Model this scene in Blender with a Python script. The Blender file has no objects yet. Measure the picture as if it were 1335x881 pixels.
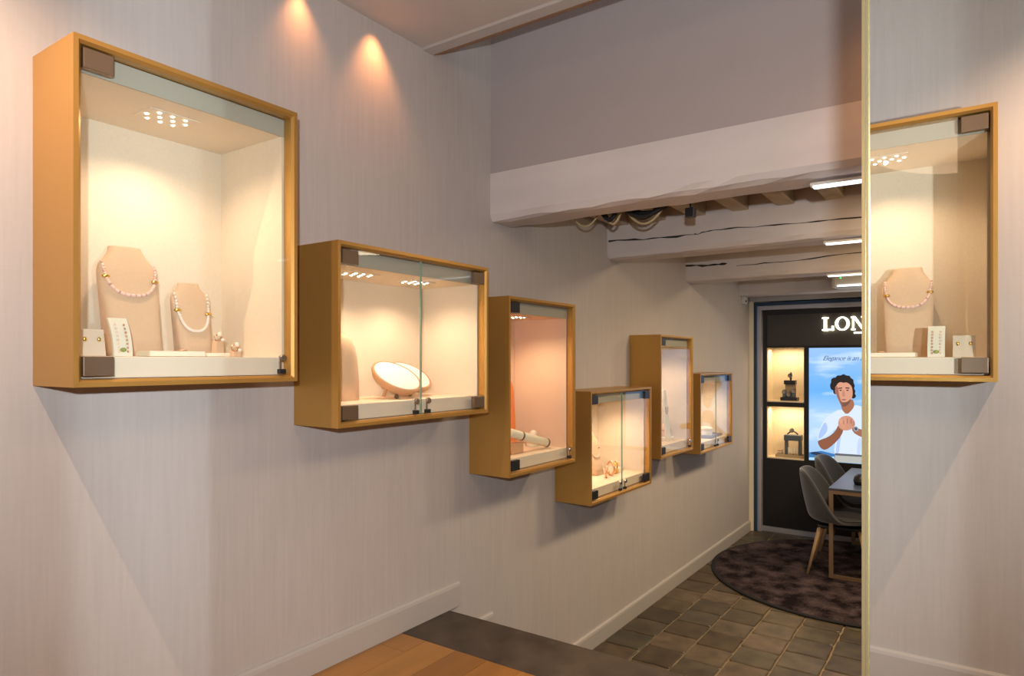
import bpy, bmesh, math, random
from mathutils import Vector, Matrix
from math import pi, sin, cos, radians, sqrt
random.seed(7)
SC = bpy.context.scene
COL = SC.collection
# ------------------------------------------------------------------ camera
ZC = 1.7236                       # eye height above the lower stone floor
FPX = 872.84
YAW = radians(34.763)
cam_d = bpy.data.cameras.new('camera')
cam_d.sensor_width = 36.0
cam_d.lens = FPX / 1335 * 36
cam_d.shift_y = (470.26 - 440.5) / 1335
cam_d.clip_start = 0.02
cam = bpy.data.objects.new('camera', cam_d)
COL.objects.link(cam)
cam.location = (0, 0, ZC)
cam.rotation_euler = (pi/2, 0, YAW - pi/2)
SC.camera = cam
# ------------------------------------------------------------------ world + colour
world = bpy.data.worlds.new('world'); SC.world = world
world.use_nodes = True
bg = world.node_tree.nodes['Background']
bg.inputs[0].default_value = (0.95, 0.96, 1.0, 1)
bg.inputs[1].default_value = 0.34
SC.view_settings.view_transform = 'Standard'
SC.view_settings.look = 'None'
SC.view_settings.gamma = 1
SC.view_settings.use_curve_mapping = False
SC.view_settings.exposure = 0.27
SC.cycles.caustics_reflective = False
SC.cycles.caustics_refractive = False
SC.cycles.max_bounces = 10

def lamp(name, typ, loc, energy, color, target=None, **kw):
    d = bpy.data.lights.new(name, typ)
    d.energy = energy; d.color = color
    for k, v in kw.items(): setattr(d, k, v)
    o = bpy.data.objects.new(name, d); COL.objects.link(o)
    o.location = loc
    if target is not None:
        o.rotation_euler = (Vector(target) - Vector(loc)).to_track_quat('-Z', 'Y').to_euler()
    return o
WARM = (1.0, 0.76, 0.52); ORANGE = (1.0, 0.50, 0.20); COOL = (0.80, 0.90, 1.0); NEUT = (1.0, 0.88, 0.76)
# photographer's flash head just beside the camera (its light is cut by the mirror edge)
lamp('flash_lamp', 'SPOT', (-0.12, -0.060, ZC + 0.14), 108, (0.90, 0.95, 1.0), (2.0, 1.15, ZC + 0.30), spot_size=radians(112), spot_blend=0.7, shadow_soft_size=0.018)
# added unseen spot standing in for flash light the mirror throws on the wall
lamp('mirror_bounce_spot', 'SPOT', (0.30, -0.33, ZC + 0.16), 60, (0.76, 0.90, 1.0), (0.88, 1.9, ZC + 0.05), spot_size=radians(92), spot_blend=0.8, shadow_soft_size=0.003)
# warm ceiling downlights
lamp('ceiling_downlight', 'SPOT', (0.10, 1.44, ZC + 1.26), 66, (1.0, .66, .44), (0.42, 1.74, ZC - 0.6), spot_size=radians(115), spot_blend=0.7, shadow_soft_size=0.005)
lamp('orange_wall_spot', 'SPOT', (1.46, 1.862, ZC + 1.30), 8.5, (1.0, .38, .13), (1.465, 1.875, ZC + 0.98), spot_size=radians(84), spot_blend=1.0, shadow_soft_size=0.03)
lamp('orange_wall_spot', 'SPOT', (1.80, 1.845, ZC + 1.29), 8.5, (1.0, .38, .13), (1.81, 1.875, ZC + 0.96), spot_size=radians(84), spot_blend=1.0, shadow_soft_size=0.03)
lamp('ceiling_room_lamp', 'AREA', (0.9, -0.2, ZC + 1.28), 17, (1.0, .66, .42), (1.1, 0.6, ZC - 1), shape='DISK', size=1.0)
lamp('orange_wall_spot', 'SPOT', (2.30, -0.10, ZC + 1.40), 16, (1.0, 0.42, 0.12), (2.56, -0.06, ZC + 0.9), spot_size=radians(105), spot_blend=0.9, shadow_soft_size=0.03)  # unseen spot added to tint the shadowed strip by the mirror edge orange
# ceiling lamps of the lower room
lamp('lower_room_lamp', 'AREA', (4.45, 0.1, ZC + 0.80), 24, (1.0, 0.74, 0.46), (4.45, 0.3, 0), shape='DISK', size=0.35)
lamp('lower_room_lamp', 'AREA', (5.85, 0.1, ZC + 0.78), 20, (1.0, 0.78, 0.52), (5.85, 0.3, 0), shape='DISK', size=0.35)
lamp('stair_lamp', 'AREA', (3.25, 0.0, ZC + 0.80), 12, (1.0, 0.76, 0.50), (3.25, 0.3, 0), shape='DISK', size=0.6)

# ------------------------------------------------------------------ materials
def new_mat(name):
    m = bpy.data.materials.new(name); m.use_nodes = True
    return m, m.node_tree, m.node_tree.nodes['Principled BSDF']
def pm(name, col, rough=0.6, metal=0.0, noise=0.0, scale=20, bump=0.0, spec=0.5, stretch=(1, 1, 1), sheen=0):
    m, nt, b = new_mat(name)
    b.inputs['Base Color'].default_value = (*col, 1)
    b.inputs['Roughness'].default_value = rough
    b.inputs['Metallic'].default_value = metal
    b.inputs['Specular IOR Level'].default_value = spec
    if sheen: b.inputs['Sheen Weight'].default_value = sheen
    if noise or bump:
        tc = nt.nodes.new('ShaderNodeTexCoord'); mp = nt.nodes.new('ShaderNodeMapping')
        mp.inputs['Scale'].default_value = stretch
        nz = nt.nodes.new('ShaderNodeTexNoise'); nz.inputs['Scale'].default_value = scale; nz.inputs['Detail'].default_value = 5
        nt.links.new(tc.outputs['Object'], mp.inputs[0]); nt.links.new(mp.outputs[0], nz.inputs['Vector'])
        if noise:
            rp = nt.nodes.new('ShaderNodeValToRGB')
            rp.color_ramp.elements[0].position = 0.3; rp.color_ramp.elements[1].position = 0.7
            rp.color_ramp.elements[0].color = (*[c*(1-noise) for c in col], 1)
            rp.color_ramp.elements[1].color = (*[min(1, c*(1+noise)) for c in col], 1)
            nt.links.new(nz.outputs['Fac'], rp.inputs[0]); nt.links.new(rp.outputs[0], b.inputs['Base Color'])
        if bump:
            bp = nt.nodes.new('ShaderNodeBump'); bp.inputs['Strength'].default_value = bump; bp.inputs['Distance'].default_value = 0.01
            nt.links.new(nz.outputs['Fac'], bp.inputs['Height']); nt.links.new(bp.outputs[0], b.inputs['Normal'])
    return m
def em(name, col, s):
    m, nt, b = new_mat(name)
    b.inputs['Base Color'].default_value = (*[min(c, 0.8) for c in col], 1)
    b.inputs['Emission Color'].default_value = (*col, 1)
    b.inputs['Emission Strength'].default_value = s
    return m
M = {}
# linen wallpaper: vertical streaks plus faint sheets
m, nt, b = new_mat('wallpaper_linen'); M['wall'] = m
tc = nt.nodes.new('ShaderNodeTexCoord')
def noise_node(nt, tc, sc, scale, detail=4):
    mp = nt.nodes.new('ShaderNodeMapping'); mp.inputs['Scale'].default_value = sc
    n = nt.nodes.new('ShaderNodeTexNoise'); n.inputs['Scale'].default_value = scale; n.inputs['Detail'].default_value = detail
    nt.links.new(tc.outputs['Object'], mp.inputs[0]); nt.links.new(mp.outputs[0], n.inputs['Vector'])
    return n
def mathn(nt, op, a, b_=None):
    n = nt.nodes.new('ShaderNodeMath'); n.operation = op
    for i, v in enumerate((a, b_)):
        if v is None: continue
        if isinstance(v, (int, float)): n.inputs[i].default_value = v
        else: nt.links.new(v, n.inputs[i])
    return n.outputs[0]
n1 = noise_node(nt, tc, (1, 1, 0.05), 85); n2 = noise_node(nt, tc, (0.25, 1, 3), 60); n3 = noise_node(nt, tc, (1, 1, 0.5), 4)
mp = nt.nodes.new('ShaderNodeMapping'); mp.inputs['Rotation'].default_value = (radians(90), 0, 0)
bk = nt.nodes.new('ShaderNodeTexBrick'); bk.inputs['Color1'].default_value = (0.45, 0.45, 0.45, 1); bk.inputs['Color2'].default_value = (0.55, 0.55, 0.55, 1)
bk.inputs['Mortar'].default_value = (0.2, 0.2, 0.2, 1); bk.inputs['Scale'].default_value = 1.0; bk.inputs['Mortar Size'].default_value = 0.0012
bk.inputs['Brick Width'].default_value = 0.62; bk.inputs['Row Height'].default_value = 0.46
nt.links.new(tc.outputs['Object'], mp.inputs[0]); nt.links.new(mp.outputs[0], bk.inputs['Vector'])
s = mathn(nt, 'ADD', mathn(nt, 'MULTIPLY', n1.outputs['Fac'], 0.42), mathn(nt, 'MULTIPLY', n2.outputs['Fac'], 0.15))
s = mathn(nt, 'ADD', s, mathn(nt, 'MULTIPLY', n3.outputs['Fac'], 0.22))
s = mathn(nt, 'ADD', s, mathn(nt, 'MULTIPLY', bk.outputs['Color'], 0.13))
rp = nt.nodes.new('ShaderNodeValToRGB')
rp.color_ramp.elements[0].position = 0.30; rp.color_ramp.elements[1].position = 0.72
rp.color_ramp.elements[0].color = (0.525, 0.475, 0.44, 1); rp.color_ramp.elements[1].color = (0.615, 0.565, 0.525, 1)
nt.links.new(s, rp.inputs[0]); nt.links.new(rp.outputs[0], b.inputs['Base Color'])
b.inputs['Roughness'].default_value = 0.75; b.inputs['Specular IOR Level'].default_value = 0.25
bp = nt.nodes.new('ShaderNodeBump'); bp.inputs['Strength'].default_value = 0.12; bp.inputs['Distance'].default_value = 0.004
nt.links.new(s, bp.inputs['Height']); nt.links.new(bp.outputs[0], b.inputs['Normal'])

M['ceiling'] = pm('ceiling_paint', (0.60, 0.53, 0.48), 0.7, noise=0.02, scale=5)
M['greywall'] = pm('mauve_grey_paint', (0.43, 0.365, 0.345), 0.7, noise=0.03, scale=2)
M['beam'] = pm('painted_timber', (0.68, 0.61, 0.57), 0.55, noise=0.06, scale=7, bump=0.35, stretch=(1, 0.25, 1))
M['joist'] = pm('painted_joist', (0.50, 0.41, 0.29), 0.6, noise=0.2, scale=9, bump=0.2)
M['ceilplank'] = pm('old_plank', (0.20, 0.14, 0.08), 0.7, noise=0.3, scale=9)
M['crack'] = pm('dark_crack', (0.03, 0.025, 0.02), 0.9)
M['skirt'] = pm('skirting_paint', (0.53, 0.49, 0.45), 0.5)
M['trimbrown'] = pm('brown_trim', (0.36, 0.19, 0.08), 0.5)
M['stone'] = pm('dark_step_stone', (0.062, 0.046, 0.033), 0.6, noise=0.35, scale=9, bump=0.15)
M['grout'] = pm('tile_grout', (0.27, 0.20, 0.12), 0.9, noise=0.15, scale=40)
M['gold'] = pm('brass_gold', (0.56, 0.305, 0.074), 0.36, 0.55)
M['lining'] = pm('cream_lining', (0.80, 0.70, 0.57), 0.85, noise=0.03, scale=120)
M['lining_peach'] = pm('peach_lining', (0.84, 0.60, 0.45), 0.85, noise=0.03, scale=120)
M['plinth'] = pm('plinth_white', (0.92, 0.77, 0.62), 0.7)
M['fascia'] = pm('fascia_grey', (0.50, 0.46, 0.385), 0.6)
M['bronze'] = pm('hinge_bronze', (0.20, 0.135, 0.085), 0.4, 0.5)
M['chrome'] = pm('lock_chrome', (0.62, 0.58, 0.52), 0.2, 1.0)
M['black'] = pm('black_plastic', (0.012, 0.012, 0.014), 0.4)
M['led'] = em('led_emit', (1.0, 0.88, 0.70), 11)
M['bust'] = pm('bust_suede', (0.70, 0.49, 0.33), 0.9, noise=0.03, scale=150, sheen=0.2)
M['cream'] = pm('cream_card', (0.86, 0.80, 0.66), 0.6)
M['card'] = pm('beige_card', (0.76, 0.62, 0.48), 0.8)
M['pearl'] = pm('pearl', (0.90, 0.80, 0.72), 0.2)
M['coral'] = pm('coral_bead', (0.86, 0.42, 0.36), 0.3, noise=0.5, scale=60)
M['pinkpearl'] = pm('pink_pearl', (0.90, 0.66, 0.58), 0.25)
M['goldj'] = pm('jewel_gold', (0.80, 0.52, 0.14), 0.25, 0.9)
M['gem'] = pm('gem_green', (0.32, 0.36, 0.10), 0.2)
M['rose'] = pm('rose_gold', (0.80, 0.46, 0.30), 0.3, 0.8)
M['whitepad'] = pm('white_pad', (0.95, 0.94, 0.93), 0.8)
M['copper'] = pm('copper_leather', (0.62, 0.36, 0.20), 0.5)
M['orange'] = pm('orange_panel', (0.86, 0.25, 0.08), 0.6)
M['lav'] = pm('lavender_panel', (0.62, 0.60, 0.68), 0.6)
M['violet'] = pm('violet_cloth', (0.30, 0.29, 0.42), 0.8)
M['navy'] = pm('navy_frame', (0.012, 0.05, 0.12), 0.4)
M['silver'] = pm('silver_frame', (0.55, 0.55, 0.60), 0.35, 0.5)
M['pillar'] = pm('cream_post', (0.90, 0.80, 0.58), 0.5)
M['cab'] = pm('cabinet_black', (0.010, 0.008, 0.007), 0.45)
M['signboard'] = pm('sign_board', (0.055, 0.050, 0.046), 0.6, noise=0.05, scale=4)
M['letter'] = em('letter_glow', (1.0, 0.90, 0.70), 2.6)
M['niche'] = pm('niche_cream', (0.80, 0.66, 0.45), 0.8)
M['felt'] = pm('chair_felt', (0.032, 0.033, 0.037), 0.95, noise=0.15, scale=200, sheen=0.5)
M['oak'] = pm('oak_leg', (0.42, 0.27, 0.14), 0.5, noise=0.15, scale=25, stretch=(1, 1, 0.1))
M['bronzeleg'] = pm('bronze_frame', (0.33, 0.22, 0.14), 0.4, 0.5)
M['tabletop'] = pm('table_slate', (0.06, 0.075, 0.115), 0.3)
M['cable_b'] = pm('black_cable', (0.012, 0.012, 0.015), 0.6)
M['cable_w'] = pm('cream_cable', (0.58, 0.45, 0.24), 0.6)
M['white'] = pm('white_plastic', (0.70, 0.66, 0.60), 0.4)
M['green'] = em('green_indicator', (0.1, 0.9, 0.2), 1.0)
M['streak'] = em('streak_glow', (0.86, 0.92, 1.0), 2.2)  # glow painting the bright streaks under the beams and on the ceiling unit
M['watchdark'] = pm('watch_dark', (0.02, 0.024, 0.03), 0.35)
M['greyblue'] = pm('stand_greyblue', (0.10, 0.13, 0.16), 0.5)
M['taupe'] = pm('stand_taupe', (0.42, 0.31, 0.19), 0.7)
M['goldtrim'] = pm('mirror_gold', (0.60, 0.49, 0.26), 0.3, 0.8)
M['glassedge'] = pm('glass_edge_green', (0.25, 0.38, 0.29), 0.2)
M['mirror_gap'] = pm('mirror_gap', (0.10, 0.12, 0.09), 0.3)
# mirror
m, nt, b = new_mat('mirror_silver'); M['mirror'] = m
b.inputs['Base Color'].default_value = (0.86, 0.88, 0.86, 1); b.inputs['Metallic'].default_value = 1; b.inputs['Roughness'].default_value = 0.0
# thin clear glass: transparent with a fresnel reflection
m = bpy.data.materials.new('clear_glass'); m.use_nodes = True; nt = m.node_tree; M['glass'] = m
nt.nodes.remove(nt.nodes['Principled BSDF']); out = nt.nodes['Material Output']
tr = nt.nodes.new('ShaderNodeBsdfTransparent'); tr.inputs[0].default_value = (0.97, 0.985, 0.97, 1)
gl = nt.nodes.new('ShaderNodeBsdfGlossy'); gl.inputs['Roughness'].default_value = 0.0
lw = nt.nodes.new('ShaderNodeLayerWeight'); lw.inputs[0].default_value = 0.5
p5 = mathn(nt, 'POWER', lw.outputs['Facing'], 4.0); fr_out = mathn(nt, 'ADD', mathn(nt, 'MULTIPLY', p5, 0.55), 0.022)
mx = nt.nodes.new('ShaderNodeMixShader'); nt.links.new(fr_out, mx.inputs[0]); nt.links.new(tr.outputs[0], mx.inputs[1]); nt.links.new(gl.outputs[0], mx.inputs[2])
nt.links.new(mx.outputs[0], out.inputs[0])
# per-object random colour (tiles, planks)
def rand_mat(name, cols, rough, nscale, namt, bump, stretch=(1, 1, 1)):
    m, nt, b = new_mat(name)
    oi = nt.nodes.new('ShaderNodeObjectInfo'); rp = nt.nodes.new('ShaderNodeValToRGB'); rp.color_ramp.interpolation = 'LINEAR'
    els = rp.color_ramp.elements
    while len(els) < len(cols): els.new(0.5)
    for i, c in enumerate(cols): els[i].position = i/(len(cols)-1); els[i].color = (*c, 1)
    nt.links.new(oi.outputs['Random'], rp.inputs[0])
    tc = nt.nodes.new('ShaderNodeTexCoord')
    add = nt.nodes.new('ShaderNodeVectorMath'); add.operation = 'ADD'
    nt.links.new(tc.outputs['Object'], add.inputs[0]); nt.links.new(oi.outputs['Location'], add.inputs[1])
    mp = nt.nodes.new('ShaderNodeMapping'); mp.inputs['Scale'].default_value = stretch; nt.links.new(add.outputs[0], mp.inputs[0])
    nz = nt.nodes.new('ShaderNodeTexNoise'); nz.inputs['Scale'].default_value = nscale; nz.inputs['Detail'].default_value = 6
    nt.links.new(mp.outputs[0], nz.inputs['Vector'])
    mul = nt.nodes.new('ShaderNodeMix'); mul.data_type = 'RGBA'; mul.blend_type = 'MULTIPLY'; mul.inputs[0].default_value = 1
    r2 = nt.nodes.new('ShaderNodeValToRGB'); r2.color_ramp.elements[0].position = 0.35; r2.color_ramp.elements[1].position = 0.65
    r2.color_ramp.elements[0].color = (1-namt,)*3 + (1,); r2.color_ramp.elements[1].color = (1, 1, 1, 1)
    nt.links.new(nz.outputs['Fac'], r2.inputs[0]); nt.links.new(rp.outputs[0], mul.inputs[6]); nt.links.new(r2.outputs[0], mul.inputs[7])
    nt.links.new(mul.outputs[2], b.inputs['Base Color']); b.inputs['Roughness'].default_value = rough
    bp = nt.nodes.new('ShaderNodeBump'); bp.inputs['Strength'].default_value = bump; bp.inputs['Distance'].default_value = 0.01
    nt.links.new(nz.outputs['Fac'], bp.inputs['Height']); nt.links.new(bp.outputs[0], b.inputs['Normal'])
    return m
M['tile'] = rand_mat('stone_tile', [(0.062, 0.045, 0.022), (0.13, 0.092, 0.048), (0.080, 0.068, 0.040), (0.19, 0.135, 0.085), (0.095, 0.062, 0.028), (0.11, 0.092, 0.060)], 0.42, 9, 0.45, 0.25)
M['plank'] = rand_mat('oak_plank', [(0.28, 0.120, 0.022), (0.42, 0.200, 0.045), (0.36, 0.158, 0.030), (0.46, 0.235, 0.070)], 0.35, 14, 0.2, 0.05, (0.12, 1, 1))
# shaggy rug colour
m, nt, b = new_mat('rug_pile'); M['rug'] = m
tc = nt.nodes.new('ShaderNodeTexCoord'); a1 = noise_node(nt, tc, (1, 1, 1), 7, 6); a2 = noise_node(nt, tc, (1, 1, 1), 60, 3)
s = mathn(nt, 'ADD', mathn(nt, 'MULTIPLY', a1.outputs['Fac'], 0.75), mathn(nt, 'MULTIPLY', a2.outputs['Fac'], 0.25))
rp = nt.nodes.new('ShaderNodeValToRGB'); rp.color_ramp.elements[0].position = 0.40; rp.color_ramp.elements[1].position = 0.62
rp.color_ramp.elements[0].color = (0.010, 0.006, 0.007, 1); rp.color_ramp.elements[1].color = (0.090, 0.064, 0.068, 1)
nt.links.new(s, rp.inputs[0]); nt.links.new(rp.outputs[0], b.inputs['Base Color']); b.inputs['Roughness'].default_value = 0.95; b.inputs['Specular IOR Level'].default_value = 0.1
bp = nt.nodes.new('ShaderNodeBump'); bp.inputs['Strength'].default_value = 0.6; bp.inputs['Distance'].default_value = 0.02
nt.links.new(s, bp.inputs['Height']); nt.links.new(bp.outputs[0], b.inputs['Normal'])
M['rugedge'] = pm('rug_binding', (0.008, 0.007, 0.009), 0.9)

# ------------------------------------------------------------------ mesh helpers
class MB:
    def __init__(self): self.v = []; self.f = []; self.sm = False
    def add(self, vs, fs):
        o = len(self.v); self.v += [tuple(x) for x in vs]; self.f += [tuple(i+o for i in q) for q in fs]; return self
    def box(self, x0, x1, y0, y1, z0, z1):
        return self.add([(x0,y0,z0),(x1,y0,z0),(x1,y1,z0),(x0,y1,z0),(x0,y0,z1),(x1,y0,z1),(x1,y1,z1),(x0,y1,z1)],
                        [(0,3,2,1),(4,5,6,7),(0,1,5,4),(1,2,6,5),(2,3,7,6),(3,0,4,7)])
    def prism(self, poly, fn0, fn1):
        n = len(poly); vs = [fn0(*p) for p in poly] + [fn1(*p) for p in poly]
        fs = [tuple(reversed(range(n))), tuple(range(n, 2*n))] + [(i, (i+1) % n, n+(i+1) % n, n+i) for i in range(n)]
        return self.add(vs, fs)
    def loft(self, rings, cap=True):
        n = len(rings[0]); vs = [p for r in rings for p in r]; fs = []
        for k in range(len(rings)-1):
            for i in range(n): fs.append((k*n+i, k*n+(i+1) % n, (k+1)*n+(i+1) % n, (k+1)*n+i))
        if cap: fs.append(tuple(reversed(range(n)))); fs.append(tuple(range((len(rings)-1)*n, len(rings)*n)))
        return self.add(vs, fs)
    def tube(self, pts, r, n=8, closed=False):
        pts = [Vector(p) for p in pts]; rings = []; up = Vector((0, 0, 1))
        N = len(pts)
        for i, p in enumerate(pts):
            a = pts[(i-1) % N] if (closed or i > 0) else p; b_ = pts[(i+1) % N] if (closed or i < N-1) else p
            t = (b_-a).normalized(); u = t.cross(up)
            if u.length < 1e-3: u = t.cross(Vector((1, 0, 0)))
            u.normalize(); w = u.cross(t); rr = r[i] if isinstance(r, (list, tuple)) else r
            rings.append([p + u*cos(2*pi*k/n)*rr + w*sin(2*pi*k/n)*rr for k in range(n)])
        if closed: rings.append(rings[0]); return self.loft(rings, False)
        return self.loft(rings)
    def lathe(self, prof, c, n=24, axis=None):
        q = Vector((0, 0, 1)).rotation_difference(Vector(axis)) if axis is not None else None
        rings = []
        for r, z in prof:
            ring = []
            for k in range(n):
                p = Vector((r*cos(2*pi*k/n), r*sin(2*pi*k/n), z))
                if q: p = q @ p
                ring.append(p + Vector(c))
            rings.append(ring)
        return self.loft(rings)
    def sphere(self, c, r, n=8, m_=6, sc=(1, 1, 1)):
        prof = [(max(1e-4, r*sin(pi*i/m_)), -r*cos(pi*i/m_)) for i in range(m_+1)]
        o = len(self.v); self.lathe(prof, (0, 0, 0), n)
        self.v[o:] = [(p[0]*sc[0]+c[0], p[1]*sc[1]+c[1], p[2]*sc[2]+c[2]) for p in self.v[o:]]
        return self
    def build(self, name, mat, parent=None, smooth=False, bevel=0, subsurf=0, origin=None):
        me = bpy.data.meshes.new(name)
        vs = self.v
        if origin is not None: vs = [(a-origin[0], b_-origin[1], c-origin[2]) for a, b_, c in vs]
        me.from_pydata([tuple(p) for p in vs], [], self.f); me.update()
        bm = bmesh.new(); bm.from_mesh(me); bmesh.ops.recalc_face_normals(bm, faces=bm.faces)
        if bevel: bmesh.ops.bevel(bm, geom=[e for e in bm.edges if e.is_manifold and e.calc_face_angle(0) > 0.5], offset=bevel, segments=2, affect='EDGES', profile=0.6)
        bm.to_mesh(me); bm.free()
        if smooth:
            for p in me.polygons: p.use_smooth = True
        me.materials.append(M[mat])
        o = bpy.data.objects.new(name, me); COL.objects.link(o)
        if origin is not None: o.location = origin
        if parent is not None:
            o.parent = parent
            o.matrix_parent_inverse = parent_inv(parent)
        if subsurf:
            md = o.modifiers.new('sub', 'SUBSURF'); md.levels = subsurf; md.render_levels = subsurf
        return o
def world_of(o):
    mat = Matrix.LocRotScale(o.location, o.rotation_euler, o.scale)
    return (world_of(o.parent) @ o.matrix_parent_inverse @ mat) if o.parent else mat
def parent_inv(p): return world_of(p).inverted()
def tag(o, label=None, cat=None, group=None, kind=None):
    if label: o['label'] = label
    if cat: o['category'] = cat
    if group: o['group'] = group
    if kind: o['kind'] = kind
    return o
def thing(name, loc, label, cat, group=None):
    o = bpy.data.objects.new(name, None); COL.objects.link(o); o.location = loc; o.empty_display_size = 0.05
    return tag(o, label, cat, group)
def struct(o, label=None): return tag(o, label, None, None, 'structure')
def Z(z): return z + ZC

# ------------------------------------------------------------------ showcase layout (x0, x1, z0, z1)
YW = 1.90; YF = 1.678; YB = 2.06; T = 0.018
S_ = 1.9
CASES = [(0.678, 1.286, -0.061, 0.745), (1.442, 2.244, -0.217, 0.388), (2.396, 2.985, -0.513, 0.285),
         (3.152, 3.954, -0.770, -0.163), (4.108, 4.706, -0.638, 0.171), (4.864, 5.651, -0.694, -0.095)]
ZU = Z(-1.085)                    # upper wood floor
# ------------------------------------------------------------------ walls
XBK = -2.6; XEND = 7.06; YR = -2.2
mb = MB()
rects = [(c[0]+0.004, c[1]-0.004, Z(c[2]+0.004), Z(c[3]-0.004)) for c in CASES]
xs = sorted({XBK, XEND+0.3, *[r[0] for r in rects], *[r[1] for r in rects]}); zs = sorted({-0.1, Z(2.4), *[r[2] for r in rects], *[r[3] for r in rects]})
for i in range(len(xs)-1):
    for j in range(len(zs)-1):
        cx, cz = (xs[i]+xs[i+1])/2, (zs[j]+zs[j+1])/2
        if any(r[0] < cx < r[1] and r[2] < cz < r[3] for r in rects): continue
        mb.add([(xs[i], YW, zs[j]), (xs[i+1], YW, zs[j]), (xs[i+1], YW, zs[j+1]), (xs[i], YW, zs[j+1])], [(0, 3, 2, 1)])
me_wall = mb.build('wall_left', 'wall'); struct(me_wall, 'grey beige linen papered wall carrying the six showcases')
bm = bmesh.new(); bm.from_mesh(me_wall.data); bmesh.ops.remove_doubles(bm, verts=bm.verts, dist=1e-5)
for f in bm.faces:
    if f.normal.y > 0: f.normal_flip()
bm.to_mesh(me_wall.data); bm.free()
struct(MB().box(XBK, 2.561, YR-0.1, YR, ZU-0.1, Z(1.303)).build('wall_right', 'greywall'), 'plain wall on the right of the upper room')
struct(MB().box(2.561, XEND+0.3, YR-0.1, YR, -0.1, Z(1.0)).build('wall_right_lower', 'wall'), 'plain wall on the right of the lower room')
struct(MB().box(2.561, 2.66, YR, YW, Z(0.86), Z(2.4)).build('wall_upper', 'greywall'), 'mauve grey wall above the first white beam')
struct(MB().box(XEND+0.42, XEND+0.5, YR, YW, -0.1, Z(1.0)).build('wall_end', 'wall'), 'end wall behind the black cabinet')
# ceilings
struct(MB().box(XBK, 2.075, YR, YW, Z(1.303), Z(1.42)).build('ceiling', 'ceiling'), 'flat pale ceiling of the upper room')
t1 = MB().prism([(2.075, 1.303), (2.085, 1.297), (2.14, 1.297), (2.152, 1.303), (2.152, 1.42), (2.075, 1.42)], lambda a, b_: (a, YR, Z(b_)), lambda a, b_: (a, YW, Z(b_))).build('trim_1', 'skirt'); struct(t1, 'pale moulding along the ceiling edge')
t2 = MB().prism([(2.152, 1.300), (2.21, 1.325), (2.21, 1.42), (2.152, 1.42)], lambda a, b_: (a, YR, Z(b_)), lambda a, b_: (a, YW, Z(b_))).build('trim_2', 'trimbrown'); struct(t2, 'brown strip along the ceiling edge')
struct(MB().box(2.0, 2.7, YR, YW, Z(2.4), Z(2.5)).build('ceiling_void', 'ceiling'), 'ceiling of the raised recess')
lc = MB().box(2.66, XEND+0.4, YR, YW, Z(0.93), Z(1.03)).build('ceiling_lower', 'ceilplank'); struct(lc, 'old plank ceiling of the lower room')
for i in range(16):
    y = YW-0.10-i*0.24
    MB().box(2.75, 6.6, y-0.045, y+0.045, Z(0.835), Z(0.935)).build('joist', 'joist', lc, bevel=0.006)
# beams
def beam(name, x0, x1, z0, z1, label, cracks=(), rough=0.006):
    rnd = random.Random(int(x0*100)); rings = []
    n = 46
    for i in range(n+1):
        y = YR + (YW-YR)*i/n
        j = lambda a: (rnd.random()-0.5)*a
        rings.append([(x0, y, Z(z1)), (x0+j(.003), y, Z(z0+0.035)), (x0+0.012+j(.010), y, Z(z0+0.008+j(rough))), (x0+0.04+j(.01), y, Z(z0+j(rough*.5))),
                      (x1-0.02, y, Z(z0+j(rough*.5))), (x1, y, Z(z0+0.02)), (x1, y, Z(z1))])
    o = MB().loft(rings).build(name, 'beam'); struct(o, label)
    for cr in cracks:
        mb = MB()
        for (ya, za, wa), (yb, zb, wb) in zip(cr[:-1], cr[1:]):
            mb.add([(x0-.0015, ya, Z(za-wa)), (x0-.0015, yb, Z(zb-wb)), (x0-.0015, yb, Z(zb+wb)), (x0-.0015, ya, Z(za+wa)),
                    (x0+.004, ya, Z(za-wa)), (x0+.004, yb, Z(zb-wb)), (x0+.004, yb, Z(zb+wb)), (x0+.004, ya, Z(za+wa))],
                   [(0,1,2,3),(7,6,5,4),(0,4,5,1),(1,5,6,2),(2,6,7,3),(3,7,4,0)])
        mb.build('crack', 'crack', o)
    return o
def wob(pts, seed, w=.0035):
    r = random.Random(seed); out = []
    for (y0, z0), (y1, z1) in zip(pts[:-1], pts[1:]):
        for k in range(5): t = k/5; out.append((y0+(y1-y0)*t, z0+(z1-z0)*t+(r.random()-.5)*.008, w*(.35+r.random())))
    out.append((*pts[-1], .001)); return out
beam('beam_1', 2.556, 2.748, 0.660, 0.888, 'thick white painted timber beam nearest the camera', rough=0.014)
beam('beam_2', 3.783, 3.98, 0.633, 0.93, 'white painted timber beam with a long dark crack', [wob([(1.89,.749),(1.60,.733),(1.342,.730)], 1, .005), wob([(1.342,.730),(1.23,.743),(1.0,.738),(.742,.730),(.45,.722),(-.4,.70)], 2, .003)])
beam('beam_3', 5.16, 5.36, 0.624, 0.93, 'third white painted beam with short dark cracks', [wob([(1.9,.757),(1.68,.742),(1.57,.746)], 3, .008), wob([(1.5,.725),(1.17,.724),(.66,.748),(.2,.75)], 4, .0035)])
beam('beam_4', 6.6, 6.8, 0.628, 0.93, 'pale lintel beam above the dark portal', rough=.002)

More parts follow.
